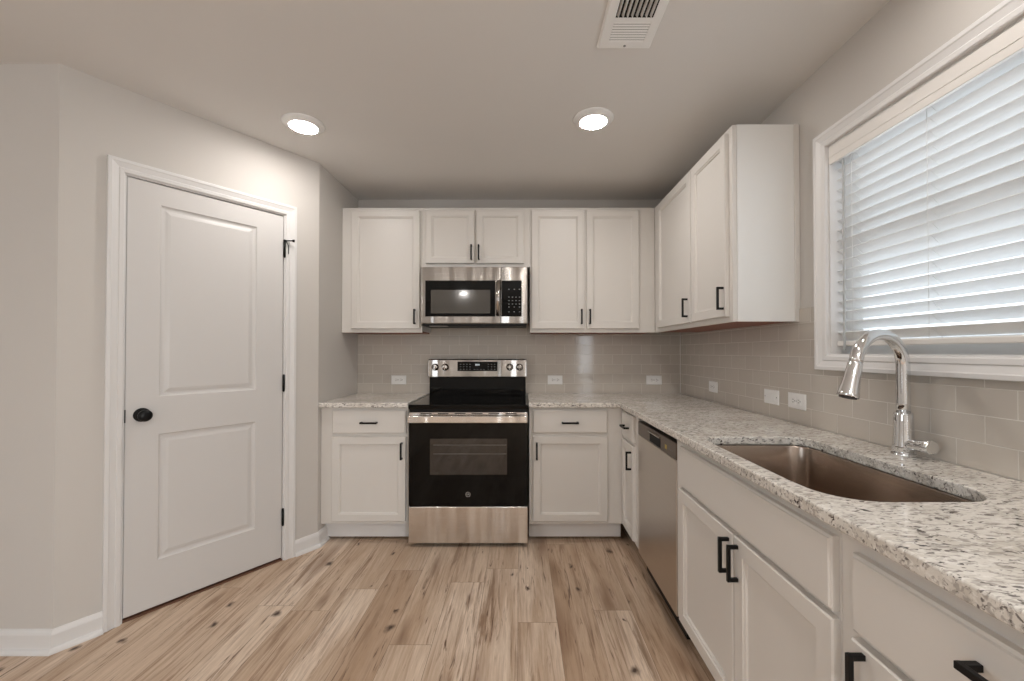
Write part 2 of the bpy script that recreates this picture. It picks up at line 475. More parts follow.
def cabinet(name, label, loc, rotz, wd, dp, z0, z1, fronts, toe=0.0, under=False, stile=0.047, hl=0.108, body_mat='cab', hollow=False):
    """local frame: x along the front, y into the depth, doors in front of y=0"""
    r = root(name, loc, rotz, label, 'cabinet', 'white wall cabinets' if name == 'wall_cabinet' else 'white base cabinets')
    zb = z0 + (0.012 if under else 0)
    if hollow:
        mb = MB(); q = 0.018
        mb.box(0, q, 0.019, dp, zb, z1); mb.box(wd - q, wd, 0.019, dp, zb, z1); mb.box(q, wd - q, dp - q, dp, zb, z1); mb.box(q, wd - q, 0.019, dp - q, zb, zb + q)
        mb.build('carcass', body_mat, r)
    else:
        MB().box(0, wd, 0.019, dp, zb, z1).build('carcass', body_mat, r, bevel=0.001)
    MB().box(0, wd, 0, 0.0195, z0, z1).build('face_frame', 'cab', r, bevel=0.0015)
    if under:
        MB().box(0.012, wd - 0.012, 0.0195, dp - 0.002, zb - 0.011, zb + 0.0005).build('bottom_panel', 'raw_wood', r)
    if toe:
        MB().box(0, wd, 0.07, 0.085, 0.016, z0).build('toe_kick', 'trim', r)
    for kind, x0, x1, a0, a1, hd in fronts:
        fw, fh = x1 - x0, a1 - a0
        if kind == 'door':
            mb = panelled(fw, fh, 0.0198, [(stile, fw - stile, stile, fh - stile)], SHAKER)
        else:
            mb = panelled(fw, fh, 0.0198, [], [], edge=((0, 0.006), (0.002, 0.0045), (0.005, 0.0035), (0.007, 0.0)))
        o = mb.build({'door': 'door', 'drawer': 'drawer', 'false': 'false_front'}[kind], 'cab', r)
        o.location = (x0, -0.02, a0)
        if hd:
            pull(hl, hd[0] == 'v', o, hd[1] - x0, hd[2] - a0)
    return r

# ------------------------------------------------------------------ room shell
def struct(name, mb, mat, label, cat, bevel=0.0):
    return tag(mb.build(name, mat, bevel=bevel), label, cat, kind='structure')

struct('floor', MB().box(FAR_L - .1, XR + .14, REAR - .1, D + .1, -0.06, 0), 'floor', 'pale knotty oak plank floor running towards the range', 'floor')
struct('ceiling', MB().box(FAR_L - .1, XR + .14, REAR - .1, D + .1, H, H + 0.06), 'ceiling', 'flat greige painted ceiling over the whole kitchen', 'ceiling')
struct('wall_back', MB().box(FAR_L - .1, XR + .14, D, D + .1, 0, H), 'wall', 'painted wall behind the range and microwave', 'wall')
# right wall with the window opening
PY0, PY1 = -2.5, -.95      # patio opening
WY0, WY1, WZ0, WZ1 = 0.937, 1.729, 1.2235, 2.0975
mb = MB()
mb.box(XR, XR + .14, PY1, D, 0, WZ0); mb.box(XR, XR + .14, REAR - .1, D, WZ1, H)
mb.box(XR, XR + .14, PY1, WY0, WZ0, WZ1); mb.box(XR, XR + .14, REAR - .1, PY0, 0, WZ1); mb.box(XR, XR + .14, WY1, D, WZ0, WZ1)
struct('wall_right', mb, 'wall', 'painted wall with the window above the sink', 'wall')
struct('wall_left', MB().box(XL - .1, XL, C.y, D, 0, H), 'wall', 'narrow shaded wall between pantry door wall and back cabinets', 'wall')
struct('wall_front', MB().box(FAR_L, A.x, A.y, A.y + .1, 0, H), 'wall', 'painted wall at the left edge of the photo, left of the pantry corner', 'wall')
LW = (-2.85, -1.15, .8, 2.15)
mb = MB()
mb.box(FAR_L - .1, FAR_L, REAR - .1, LW[0], 0, H); mb.box(FAR_L - .1, FAR_L, LW[1], D, 0, H)
mb.box(FAR_L - .1, FAR_L, LW[0], LW[1], 0, LW[2]); mb.box(FAR_L - .1, FAR_L, LW[0], LW[1], LW[3], H)
struct('wall_far_left', mb, 'wall', 'far left wall of the open room, out of sight', 'wall')
w2 = root('added_window', (FAR_L, -2.0, LW[2]), 0, 'added white framed window in the far left wall, out of sight', 'window', kind='structure')  # window added to go with the left fill light
mb = MB(); y0, y1, z0, z1 = LW; q = .06
mb.box(FAR_L - .08, FAR_L - .03, y0, y0 + q, z0, z1); mb.box(FAR_L - .08, FAR_L - .03, y1 - q, y1, z0, z1)
for z in (z0, (z0 + z1) / 2 - q / 2, z1 - q): mb.box(FAR_L - .0795, FAR_L - .0305, y0 + q, y1 - q, z, z + q)
mb.build('frame', 'vinyl', w2, world=True)
for a, c in ((z0 + .05, (z0 + z1) / 2 - .02), ((z0 + z1) / 2 + .02, z1 - .05)): MB().box(FAR_L - .06, FAR_L - .055, y0 + .05, y1 - .05, a, c).build('pane', 'glass', w2, world=True)
struct('wall_rear', MB().box(FAR_L, XR, REAR - .1, REAR, 0, H), 'wall', 'rear wall of the room, out of sight', 'wall')
# patio door in the right wall opening
pd = root('door_2', (XR, (PY0 + PY1) / 2, 0), 0, 'white framed glazed patio door behind the viewer, out of sight', 'patio door', kind='structure')
mb = MB(); pc = (PY0 + PY1) / 2
for y0, y1 in ((PY0, PY0 + .08), (pc - .045, pc + .045), (PY1 - .08, PY1)): mb.box(XR + .03, XR + .09, y0, y1, 0, WZ1)
mb.box(XR + .0305, XR + .0895, PY0 + .08, pc - .045, WZ1 - .09, WZ1); mb.box(XR + .0305, XR + .0895, pc + .045, PY1 - .08, WZ1 - .09, WZ1)
mb.box(XR + .0305, XR + .0895, PY0 + .08, pc - .045, 0, .12); mb.box(XR + .0305, XR + .0895, pc + .045, PY1 - .08, 0, .12)
mb.build('door_frame', 'vinyl', pd, world=True)
for y0, y1 in ((PY0 + .07, pc - .035), (pc + .035, PY1 - .07)): MB().box(XR + .055, XR + .06, y0, y1, .11, WZ1 - .08).build('pane', 'glass', pd, world=True)

# diagonal pantry wall with the door opening (local: x along the wall, y into the pantry)
DO0, DO1, DOZ = 0.2, 0.931, 2.072
mb = MB()
mb.box(0, DO0, 0, .1, 0, H); mb.box(DO1, DL, 0, .1, 0, H); mb.box(DO0, DO1, 0, .1, DOZ, H)
wd = struct('wall_diagonal', mb, 'wall', 'angled wall holding the white pantry door', 'wall')
wd.location = (A.x, A.y, 0); wd.rotation_euler = (0, 0, DG)

CASING = [(0, 0), (0, .009), (.004, .012), (.018, .0135), (.022, .0105), (.026, .0115), (.042, .0165), (.046, .019), (.058, .019), (.060, .017), (.060, 0)]
def casing_u(mb, x0, x1, zt):
    rings = []
    for wv, t in CASING:
        rings.append([(x0 - wv, -t, 0), (x0 - wv, -t, zt + wv), (x1 + wv, -t, zt + wv), (x1 + wv, -t, 0)])
    mb.loops(rings, close_u=False, cap0=False, cap1=False)
    for idx in (0, 3):
        mb.bm.faces.new([mb.bm.verts.new(r[idx]) for r in rings])
    return mb

# pantry door
dr = root('door_1', (A.x, A.y, 0), DG, 'white two panel pantry door with black knob in the angled wall', 'door', kind='structure')
mb = MB(); mb.box(DO0, DO0 + .0125, -.001, .11, 0, DOZ); mb.box(DO1 - .0125, DO1, -.001, .11, 0, DOZ); mb.box(DO0 + .0125, DO1 - .0125, -.001, .11, DOZ - .0125, DOZ)
mb.box(DO0 + .0125, DO0 + .024, .05, .075, 0, DOZ - .0125); mb.box(DO1 - .024, DO1 - .0125, .05, .075, 0, DOZ - .0125); mb.box(DO0 + .024, DO1 - .024, .05, .075, DOZ - .024, DOZ - .0125)
mb.build('jamb', 'trim', dr)
casing_u(MB(), DO0 + .006, DO1 - .006, DOZ - .006).build('casing', 'trim', dr)
SX0, SX1, SZ0, SZ1 = DO0 + .0155, DO1 - .0155, 0.018, DOZ - .0155
sw, sh = SX1 - SX0, SZ1 - SZ0
PR = [(0, 0), (.005, .006), (.012, .0085), (.020, .0085), (.030, .005), (.040, .0025)]
px0, px1 = 0.338 - SX0, 0.770 - SX0
slab = panelled(sw, sh, .035, [(px0, px1, .238 - SZ0, .845 - SZ0), (px0, px1, 1.026 - SZ0, 1.957 - SZ0)], PR, edge=((0, .002), (.002, 0))).build('door_slab', 'door', dr)
slab.location = (SX0, .004, SZ0)
kx, kz = 0.2755, 0.945
mb = MB().lathe([(.004, 0), (.0325, 0), (.0325, -.004), (.029, -.008), (.012, -.010), (.011, -.030), (.019, -.034), (.0265, -.042), (.0275, -.052), (.024, -.060), (.015, -.0645), (.003, -.0655)], axis='y', n=28)
kb = mb.build('knob', 'black', dr); kb.location = (kx, .004, kz)
mb = MB().box(SX0 - .0035, SX0 + .001, -.003, .03, kz - .03, kz + .03)
mb.build('latch_plate', 'black', dr)
for i, hz in enumerate((1.859, 1.056, 0.2585)):
    mb = MB()
    hx = SX1 + .0015
    mb.tube([(hx, -.006, hz - .047), (hx, -.006, hz + .047)], .0065, 12)
    mb.tube([(hx, -.006, hz - .052), (hx, -.006, hz - .047)], .0045, 10)
    mb.tube([(hx, -.006, hz + .047), (hx, -.006, hz + .052)], .0045, 10)
    mb.box(hx - .001, hx + .001, -.004, .032, hz - .045, hz + .045)
    hg = mb.build('hinge', 'black', dr)
    if i == 0:
        mb = MB(); mb.box(hx - .006, hx + .012, -.014, -.003, hz + .047, hz + .055)
        mb.tube([(hx + .006, -.010, hz + .051), (hx + .036, -.040, hz + .051)], .004, 8)
        mb.tube([(hx + .033, -.037, hz + .051), (hx + .040, -.044, hz + .051)], .008, 10)
        mb.tube([(hx + .006, -.012, hz + .047), (hx + .016, -.022, hz + .02), (hx + .016, -.022, hz - .03)], .0022, 6)
        mb.build('door_stop', 'black', hg)
MB().box(DO0 + .0125, DO1 - .0125, .0, .10, 0, .008).build('door_gap_strip', 'caulk', dr)  # dark strip standing in for the shaded floor below the slab

# baseboards: profile swept along a path, mitred
BASE = [(0, 0), (.030, 0), (.030, .008), (.024, .016), (.015, .019), (.014, .022), (.014, .072), (.0105, .082), (.005, .090), (0, .092)]
def baseboard(name, path, label):
    """path walks with the room on its right"""
    P = [Vector(p) for p in path]; rings = []
    for i, p in enumerate(P):
        dirs = []
        if i > 0: dirs.append((P[i] - P[i - 1]).normalized())
        if i < len(P) - 1: dirs.append((P[i + 1] - P[i]).normalized())
        ns = [Vector((d.y, -d.x)) for d in dirs]
        if len(ns) == 2:
            nn = (ns[0] + ns[1]).normalized(); nn = nn / nn.dot(ns[0])
        else: nn = ns[0]
        rings.append([(p.x + nn.x * o, p.y + nn.y * o, z) for o, z in BASE])
    return struct(name, MB().loops(rings), 'trim', label, 'baseboard')
du = Vector((math.cos(DG), math.sin(DG)))
cas0 = A + du * (DO0 + .006 - .060); cas1 = A + du * (DO1 - .006 + .060)
baseboard('baseboard_left', [(FAR_L, A.y), (A.x, A.y), (cas0.x, cas0.y)], 'white baseboard wrapping the corner left of the pantry door')
baseboard('baseboard_right', [(cas1.x, cas1.y), (C.x, C.y), (XL, BY + .068)], 'short white baseboard between pantry door casing and left base cabinet')

# backsplash tiles
def splash(mb, mat, label):
    return tag(mb.build('backsplash', mat), label, 'backsplash', kind='structure')
splash(MB().box(XL + .001, XR - .001, D - TW, D - .0005, CT, 1.47), 'tile_back', 'glossy greige subway tile behind the range')
mb = MB(); mb.box(XR - TW, XR - .0005, .15, D - TW, CT, 1.18)
mb.box(XR - TW, XR - .0005, 1.772, D - TW, 1.18, 1.4376); mb.box(XR - TW, XR - .0005, .15, .894, 1.18, 1.4376)
splash(mb, 'tile_right', 'glossy greige subway tile along the window wall above the sink')
tag(MB().tube([(XR - TW - .001, D - TW - .001, CT), (XR - TW - .001, D - TW - .001, UB + .02)], .0025, 8).build('trim_1', 'plastic'), 'pale caulk line in the tiled corner', 'trim', kind='structure')

# window: casing, jamb, frame, sashes, panes
wn = root('window_1', (XR, (WY0 + WY1) / 2, WZ0), 0, 'white double hung window above the sink', 'window', kind='structure')
rings = []
for wv, t in CASING:
    i = 0.004 - wv; tt = t + TW * (1 if t else 0)
    rings.append([(XR - tt, WY0 + i, WZ0 + i), (XR - tt, WY1 - i, WZ0 + i), (XR - tt, WY1 - i, WZ1 - i), (XR - tt, WY0 + i, WZ1 - i)])
MB().loops(rings, cap0=False, cap1=False).build('casing', 'trim', wn, world=True)
def ringbox(mb, x0, x1, y0, y1, z0, z1, t, tz=None):
    tz = tz or t
    mb.box(x0, x1, y0, y0 + t, z0, z1); mb.box(x0, x1, y1 - t, y1, z0, z1)
    mb.box(x0 + .0004, x1 - .0004, y0 + t, y1 - t, z0, z0 + tz); mb.box(x0 + .0004, x1 - .0004, y0 + t, y1 - t, z1 - tz, z1)
    return mb
ringbox(MB(), XR - .004, XR + .085, WY0 - .001, WY1 + .001, WZ0 - .001, WZ1 + .001, .012).build('jamb', 'trim', wn, world=True)
ringbox(MB(), XR + .08, XR + .138, WY0 + .002, WY1 - .002, WZ0 + .002, WZ1 - .002, .03).build('frame', 'vinyl', wn, world=True)
ZM = 1.655
so = ringbox(MB(), XR + .108, XR + .132, WY0 + .03, WY1 - .03, ZM - .02, WZ1 - .03, .038).build('upper_sash', 'vinyl', wn, world=True)
MB().box(XR + .118, XR + .122, WY0 + .06, WY1 - .06, ZM + .01, WZ1 - .06).build('pane', 'glass', so, world=True)
so = ringbox(MB(), XR + .083, XR + .106, WY0 + .03, WY1 - .03, WZ0 + .03, ZM + .02, .038).build('lower_sash', 'vinyl', wn, world=True)
MB().box(XR + .092, XR + .096, WY0 + .06, WY1 - .06, WZ0 + .06, ZM - .01).build('pane', 'glass', so, world=True)
MB().box(XR + .072, XR + .083, 1.30, 1.365, ZM + .006, ZM + .03).build('sash_lock', 'vinyl', so, world=True)

# ------------------------------------------------------------------ base cabinets
ZB0, ZB1 = 0.128, CT - 0.031
cabinet('base_cabinet', 'white base cabinet with one drawer and door, left of the range', (XL + .002, BY, 0), 0, -.726 - XL - .002, .608, ZB0, ZB1,
        [('drawer', .077, .5545, .714, .8645, ('h', .320, .7865)), ('door', .077, .5545, .15, .694, ('v', .530, .605))], toe=1)
x0 = .0565
cabinet('base_cabinet', 'white base cabinet with one drawer and door, right of the range', (x0, BY, 0), 0, BX - x0 - .001, .608, ZB0, ZB1,
        [('drawer', .080 - x0, .562 - x0, .718, .8645, ('h', .319 - x0, .7865)), ('door', .080 - x0, .562 - x0, .15, .698, ('v', .1045 - x0, .605))], toe=1)
PI2 = math.pi / 2
y0 = BY - .001
cabinet('base_cabinet', 'narrow white corner base cabinet beside the dishwasher', (BX, y0, 0), -PI2, y0 - 2.3665, XR - BX - .012, ZB0, ZB1,
        [('drawer', .045, y0 - 2.424, .714, .8645, ('h', y0 - 2.55, .7865)), ('door', .045, y0 - 2.424, .15, .694, ('v', y0 - 2.452, .605))], toe=1, stile=.045)
y0 = 1.784
cabinet('base_cabinet', 'wide white two door sink cabinet under the window', (BX, y0, 0), -PI2, y0 - .8725, XR - BX - .012, ZB0, ZB1,
        [('false', y0 - 1.720, y0 - .8785, .7015, .857, None), ('door', y0 - 1.720, y0 - 1.2835, .15, .687, ('v', y0 - 1.306, .613)),
         ('door', y0 - 1.2755, y0 - .875, .15, .687, ('v', y0 - 1.252, .613))], toe=1, hollow=True)
y0 = .8715
cabinet('base_cabinet', 'white drawer base cabinet at the lower right corner of the photo', (BX, y0, 0), -PI2, y0 - .195, XR - BX - .012, ZB0, ZB1,
        [('drawer', y0 - .826, y0 - .245, .6985, .8495, ('h', y0 - .535, .800)), ('door', y0 - .826, y0 - .245, .15, .684, ('v', y0 - .794, .610))], toe=1, hl=.128)

# ------------------------------------------------------------------ wall cabinets
hz = UB + .113
DZ0, DZ1 = 1.408, 2.266
x0 = XL + .002
cabinet('wall_cabinet', 'white single door wall cabinet left of the microwave', (x0, UY, 0), 0, -.7125 - x0, UD - .002, UB, UT,
        [('door', -1.220 - x0, -.7265 - x0, DZ0, DZ1, ('v', -.760 - x0, hz))], under=True, hl=.108)
x0 = -.7115
cabinet('wall_cabinet', 'short white two door cabinet above the microwave', (x0, UY, 0), 0, .0685 - x0, UD - .002, 1.856, UT,
        [('door', -.684 - x0, -.3335 - x0, 1.881, DZ1, ('v', -.353 - x0, 1.957)), ('door', -.3195 - x0, .025 - x0, 1.881, DZ1, ('v', -.300 - x0, 1.957))], hl=.108, stile=.042)
x0 = .0695
cabinet('wall_cabinet', 'tall white two door wall cabinet right of the microwave', (x0, UY, 0), 0, UX - x0 - .001, UD - .002, UB, UT,
        [('door', .080 - x0, .460 - x0, DZ0, DZ1, ('v', .4385 - x0, hz)), ('door', .4765 - x0, .856 - x0, DZ0, DZ1, ('v', .4985 - x0, hz))], under=True, hl=.108)
y0 = UY - .001; YE = 1.917
r = cabinet('wall_cabinet', 'white two door wall cabinet on the window wall with exposed side', (UX, y0, 0), -PI2, y0 - YE, UD - .002, UB, UT,
        [('door', y0 - 2.925, y0 - 2.357, DZ0, DZ1, ('v', y0 - 2.393, hz)), ('door', y0 - 2.341, y0 - 1.950, DZ0, DZ1, ('v', y0 - 1.968, hz))], under=True, hl=.108, body_mat='cab_end')
o = MB().box(UX + .0195, XR - .024, YE - .004, YE + .001, UB, UT).build('end_panel', 'cab_end', r, world=True)
o = MB().box(XR - .024, XR - .0005, YE - .010, YE + .001, UB - .001, UT).build('scribe_molding', 'cab', r, world=True, bevel=.002)

# ------------------------------------------------------------------ countertops
def slab_mesh(outer, hole=None, z0=CT - .031, z1=CT):
    mb = MB(); bm = mb.bm; edges = []
    def loop(pts):
        vs = [bm.verts.new((x, y, z1)) for x, y in pts]
        return [bm.edges.new((vs[i], vs[(i + 1) % len(vs)])) for i in range(len(vs))]
    edges += loop(outer)
    if hole: edges += loop(hole)
    bmesh.ops.triangle_fill(bm, use_beauty=True, use_dissolve=False, edges=edges)
    r = bmesh.ops.extrude_face_region(bm, geom=list(bm.faces))
    bmesh.ops.translate(bm, verts=[v for v in r['geom'] if isinstance(v, bmesh.types.BMVert)], vec=(0, 0, z0 - z1))
    return mb

def rrect(x0, x1, y0, y1, rads, n=10):
    """rounded rectangle; radii for corners (x0,y0),(x1,y0),(x1,y1),(x0,y1)"""
    pts = []
    for (cx, cy, a0), rr in zip(((x0, y0, 180), (x1, y0, 270), (x1, y1, 0), (x0, y1, 90)), rads):
        ox = cx + rr if cx == x0 else cx - rr; oy = cy + rr if cy == y0 else cy - rr
        for k in range(n + 1):
            a = R(a0 + 90 * k / n); pts.append((ox + rr * math.cos(a), oy + rr * math.sin(a)))
    return pts
FX, FY = XR - .643, D - .648        # front edges of the slabs
SKX0, SKX1, SKY0, SKY1 = .690, 1.086, .921, 1.614
SRAD = (.115, .105, .065, .085)
hole = rrect(SKX0, SKX1, SKY0, SKY1, SRAD)
c1 = root('countertop', (-1.0, D - .3, CT - .031), 0, 'short speckled granite countertop left of the range', 'countertop', 'speckled granite countertops')
slab_mesh([(XL + .001, FY), (-.722, FY), (-.722, D - TW - .0005), (XL + .001, D - TW - .0005)]).build('slab', 'granite', c1, world=True, bevel=.005, seg=3)
c2 = root('countertop', (.95, 1.6, CT - .031), 0, 'long L shaped speckled granite countertop with the sink cutout', 'countertop', 'speckled granite countertops')
slab_mesh([(.0525, FY), (FX, FY), (FX, .17), (XR - TW - .0005, .17), (XR - TW - .0005, D - TW - .0005), (.0525, D - TW - .0005)], hole).build('slab', 'granite', c2, world=True, bevel=.005, seg=3)

# ------------------------------------------------------------------ sink
sk = root('sink', ((SKX0 + SKX1) / 2, (SKY0 + SKY1) / 2, .68), 0, 'single bowl stainless undermount sink in the granite countertop', 'sink')
def grown(d, z, rmin=.02):
    return [(x, y, z) for x, y in rrect(SKX0 - d, SKX1 + d, SKY0 - d, SKY1 + d, [max(q + d, rmin) for q in SRAD])]
zt = CT - .0335; zb = CT - .245
rings = [grown(.028, zt - .002), grown(.028, zt), grown(.004, zt), grown(.003, zt - .004), grown(-.004, zb + .05), grown(-.008, zb + .025), grown(-.018, zb + .009), grown(-.035, zb + .001), grown(-.05, zb), ]
mb = MB(); mb.loops(rings, cap0=False, cap1=True, smooth=True)
o = mb.build('basin', 'steel_sink', sk, world=True)
sd = o.modifiers.new('thickness', 'SOLIDIFY'); sd.thickness = .0015; sd.offset = 1
cx, cy = sk.location.x + .05, sk.location.y
MB().lathe([(.005, .002), (.018, .002), (.022, .0045), (.040, .0045), (.045, .002), (.046, .0003)], (cx, cy, zb), n=28, cap1=False).build('drain', 'chrome', sk, world=True)

# ------------------------------------------------------------------ faucet
fx, fy = 1.218, 1.333
fc = root('faucet', (fx, fy, CT), 0, 'chrome gooseneck pull down faucet behind the sink', 'faucet')
MB().lathe([(.004, 0), (.033, 0), (.033, .004), (.0315, .007), (.004, .007)], (fx, fy, CT), n=32).build('base_ring', 'chrome', fc, world=True)
MB().lathe([(.006, .006), (.030, .006), (.0285, .03), (.0262, .06), (.0252, .105), (.0250, .130), (.0238, .134), (.006, .134)], (fx, fy, CT), n=32).build('body', 'chrome', fc, world=True)
dirv = Vector((-.19, -.052, 0)).normalized(); RA = .1; tubeR = .0180
zc = 1.196
pts = [(fx, fy, CT + .132), (fx, fy, 1.08), (fx, fy, 1.14)]
end = None
for k in range(0, 26):
    a = R(166 * k / 25)
    q = dirv * (RA - RA * math.cos(a)); pts.append((fx + q.x, fy + q.y, zc + RA * math.sin(a)))
tang = (Vector(pts[-1]) - Vector(pts[-2])).normalized()
endp = Vector(pts[-1]) + tang * .012; pts.append(tuple(endp))
MB().tube(pts, tubeR, 20).build('neck', 'chrome', fc, world=True)
h0 = endp
hp = [h0 + tang * s for s in (-.002, .004, .006, .012, .06, .098, .106, .109)]
o = MB().tube(hp, [.0182, .0195, .0195, .0195, .0225, .0280, .0285, .0265], 24).build('spray_head', 'chrome', fc, world=True)
MB().tube([h0 + tang * .1085, h0 + tang * .1105], [.0235, .0225], 20).build('nozzle', 'matte_black', o, world=True)
sidev = Vector((-dirv.y, dirv.x, 0))
bpos = h0 + tang * .045
# lever on the near side of the body
lz = .958
lv = [Vector((fx, fy - .010, lz - .006)), Vector((fx, fy - .03, lz - .005)), Vector((fx, fy - .045, lz - .003)), Vector((fx, fy - .048, lz - .003)), Vector((fx + .001, fy - .065, lz - .001)), Vector((fx + .002, fy - .088, lz + .001)), Vector((fx + .002, fy - .092, lz + .001))]
MB().tube(lv, [.0175, .0175, .0175, .0165, .0190, .0218, .0195], 24).build('lever', 'chrome', fc, world=True)

# ------------------------------------------------------------------ range
RX0, RX1, RY = -.7105, .0465, 2.667
rg = root('range', ((RX0 + RX1) / 2, (RY + D) / 2, 0), 0, 'freestanding stainless electric range with black glass oven door', 'range')
MB().box(RX0 + .002, RX1 - .002, RY + .045, D - .03, .02, .888).build('body', 'matte_black', rg, world=True)
mb = MB(); mb.box(RX0 + .03, RX1 - .03, RY + .06, D - .05, .0, .021); mb.build('base', 'matte_black', rg, world=True)
MB().box(RX0, RX1, RY + .002, RY + .046, .026, .258).build('storage_drawer', 'steel', rg, world=True, bevel=.004)
od = MB().box(RX0, RX1, RY, RY + .044, .263, .793).build('oven_door', 'gloss_black', rg, world=True, bevel=.003)
wx0, wx1, wz0, wz1 = -.575, -.085, .462, .690
m, nt, b = new_mat('oven_window_glass')
b.inputs['Base Color'].default_value = (.02, .017, .015, 1); b.inputs['Roughness'].default_value = .06; b.inputs['Coat Weight'].default_value = .6
M['oven_win'] = m
MB().box(wx0, wx1, RY - .0006, RY + .003, wz0, wz1).build('oven_window', 'oven_win', od, world=True)
mb = MB()
for z in (.592, .648): mb.box(wx0 + .02, wx1 - .005, RY - .0009, RY, z, z + .0035)
mb.build('oven_rack', plain('rack_glint', (.14, .13, .12, 1), .4), od, world=True)
MB().box(RX0, RX1, RY, RY + .044, .7935, .857).build('door_trim', 'steel', od, world=True, bevel=.003)
bits([(RX0 + .075 + k * .108, RX0 + .145 + k * .108, RY - .0008, RY + .002, .8465, .8525) for k in range(6)], 'vent_slot', 'dark_gap', od)
mb = MB()
prof = [(-.047, .797), (-.050, .801), (-.050, .836), (-.047, .840), (-.036, .840), (-.033, .836), (-.033, .801), (-.036, .797)]
mb.loops([[(x, RY + a, z) for a, z in prof] for x in (RX0 + .004, RX1 - .004)])
for x in (RX0 + .03, RX1 - .06): mb.box(x, x + .03, RY - .034, RY + .001, .803, .834)
mb.build('handle', 'steel', od, world=True, bevel=.002)
# emblem: small ring with curled strokes
ex, ez, ey = -.3332, .3371, RY - .0012
mb = MB()
ringp = lambda r, a0, a1, cx_, cz_, n: [(cx_ + r * math.cos(R(a0 + (a1 - a0) * k / n)), ey, cz_ + r * math.sin(R(a0 + (a1 - a0) * k / n))) for k in range(n + 1)]
mb.tube(ringp(.0145, 0, 360, ex, ez, 32), .0014, 6)
mb.tube(ringp(.0048, 30, 330, ex - .005, ez + .001, 14), .0011, 5)
mb.tube(ringp(.0048, -30, 250, ex + .005, ez - .0005, 14), .0011, 5)
mb.tube([(ex - .009, ey, ez - .006), (ex, ey, ez), (ex + .009, ey, ez + .006)], .0009, 5)
mb.build('emblem', 'chrome', od, world=True)
# cooktop
ck = MB().box(RX0 - .002, RX1 + .002, RY - .006, D - .118, .876, .9065).build('cooktop', 'gloss_black', rg, world=True, bevel=.004, seg=3)
MB().box(RX0 + .004, RX1 - .004, RY + .002, D - .12, .858, .877).build('cooktop_rim', 'matte_black', rg, world=True)
for bx_, by_, br_ in ((-.52, 2.83, .115), (-.145, 2.83, .09), (-.52, 3.08, .08), (-.145, 3.08, .09), (-.333, 3.10, .055)):
    mb = MB(); n = 40
    for rr in (br_, br_ * .62):
        a = [[(bx_ + q * math.cos(2 * math.pi * k / n), by_ + q * math.sin(2 * math.pi * k / n), .90655) for k in range(n)] for q in (rr - .0016, rr)]
        mb.loops(a, cap0=False, cap1=False)
    mb.build('burner', plain('burner_ring', (.07, .07, .072, 1), .15), ck, world=True)
# backguard
GY = 3.223
MB().box(RX0 + .006, RX1 - .006, GY + .018, D - .012, .86, 1.052).build('backguard', 'gloss_black', rg, world=True, bevel=.003)
cp = MB()
cp.loops([[(x, GY + .002, 1.046), (x, GY, 1.052), (x, GY + .008, 1.178), (x, GY + .014, 1.186), (x, D - .016, 1.186), (x, D - .016, 1.046)] for x in (RX0, RX1)])
cp = cp.build('control_panel', 'steel_mid', rg, world=True, bevel=.002)
dp = MB().box(-.4855, -.179, GY + .0005, GY + .012, 1.094, 1.1665).build('display', 'gloss_black', cp, world=True, bevel=.001)
ks = [(-.466 + c * .024, -.456 + c * .024, GY - .0002, GY + .002, 1.106 + q * .019, 1.110 + q * .019) for c in range(4) for q in range(3)]
ks += [(-.252 + c * .024, -.242 + c * .024, GY - .0002, GY + .002, 1.106 + q * .019, 1.110 + q * .019) for c in range(3) for q in range(3)]
ks += [(-.360 + c * .024, -.348 + c * .024, GY - .0002, GY + .002, 1.104, 1.108) for c in range(4)]
bits(ks, 'key_mark', 'mark', dp)
bits([(-.347 + q * .0085, -.341 + q * .0085, GY - .0003, GY + .002, 1.136, 1.149) for q in range(4)], 'clock_digit', 'digit', dp)
for kx_ in (-.6575, -.580, -.082, -.0085):
    ko = MB().lathe([(.004, .006), (.027, .006), (.027, .002), (.0225, -.001), (.0225, -.022), (.020, -.026), (.004, -.027)], (kx_, GY, 1.124), axis='y', n=28).build('knob', 'steel_mid', cp, world=True)
    MB().box(kx_ - .004, kx_ + .004, GY - .032, GY - .0265, 1.124 - .0215, 1.124 + .0215).build('grip', 'steel_mid', ko, world=True, bevel=.001)

# ------------------------------------------------------------------ microwave
MX0, MX1, MY, MZ0, MZ1 = -.7045, .0490, 2.949, 1.4425, 1.8415
mw = root('microwave', ((MX0 + MX1) / 2, MY + .19, MZ0), 0, 'stainless over the range microwave under the short cabinet', 'microwave')
MB().box(MX0 + .006, MX1 - .006, MY + .04, D - .010, MZ0 - .006, MZ1 - .002).build('body', plain('grey_case', (.34, .32, .30, 1), .5), mw, world=True)
md = MB().box(MX0, -.139, MY, MY + .039, MZ0, MZ1).build('door', 'steel_mid', mw, world=True, bevel=.004)
mp_ = MB().box(-.1385, MX1, MY, MY + .039, MZ0, MZ1).build('control_panel', 'steel_mid', mw, world=True, bevel=.004)
MB().box(-.6728, -.178, MY - .001, MY + .004, 1.491, 1.7465).build('door_glass', 'gloss_black', md, world=True, bevel=.002)
mwg, nt, b = new_mat('microwave_window')
b.inputs['Base Color'].default_value = (.055, .05, .042, 1); b.inputs['Roughness'].default_value = .1; b.inputs['Coat Weight'].default_value = .6; b.inputs['Specular IOR Level'].default_value = .6
b.inputs['Coat Roughness'].default_value = .05
M['mw_win'] = mwg
MB().box(-.632, -.2135, MY - .0014, MY + .002, 1.5135, 1.6795).build('window', 'mw_win', md, world=True)
mb = MB()
mb.loops([[(-.156 + .0165 * math.cos(a), MY - .030 + .010 * math.sin(a), z) for a in [2 * math.pi * k / 20 for k in range(20)]] for z in (1.494, 1.743)], smooth=True)
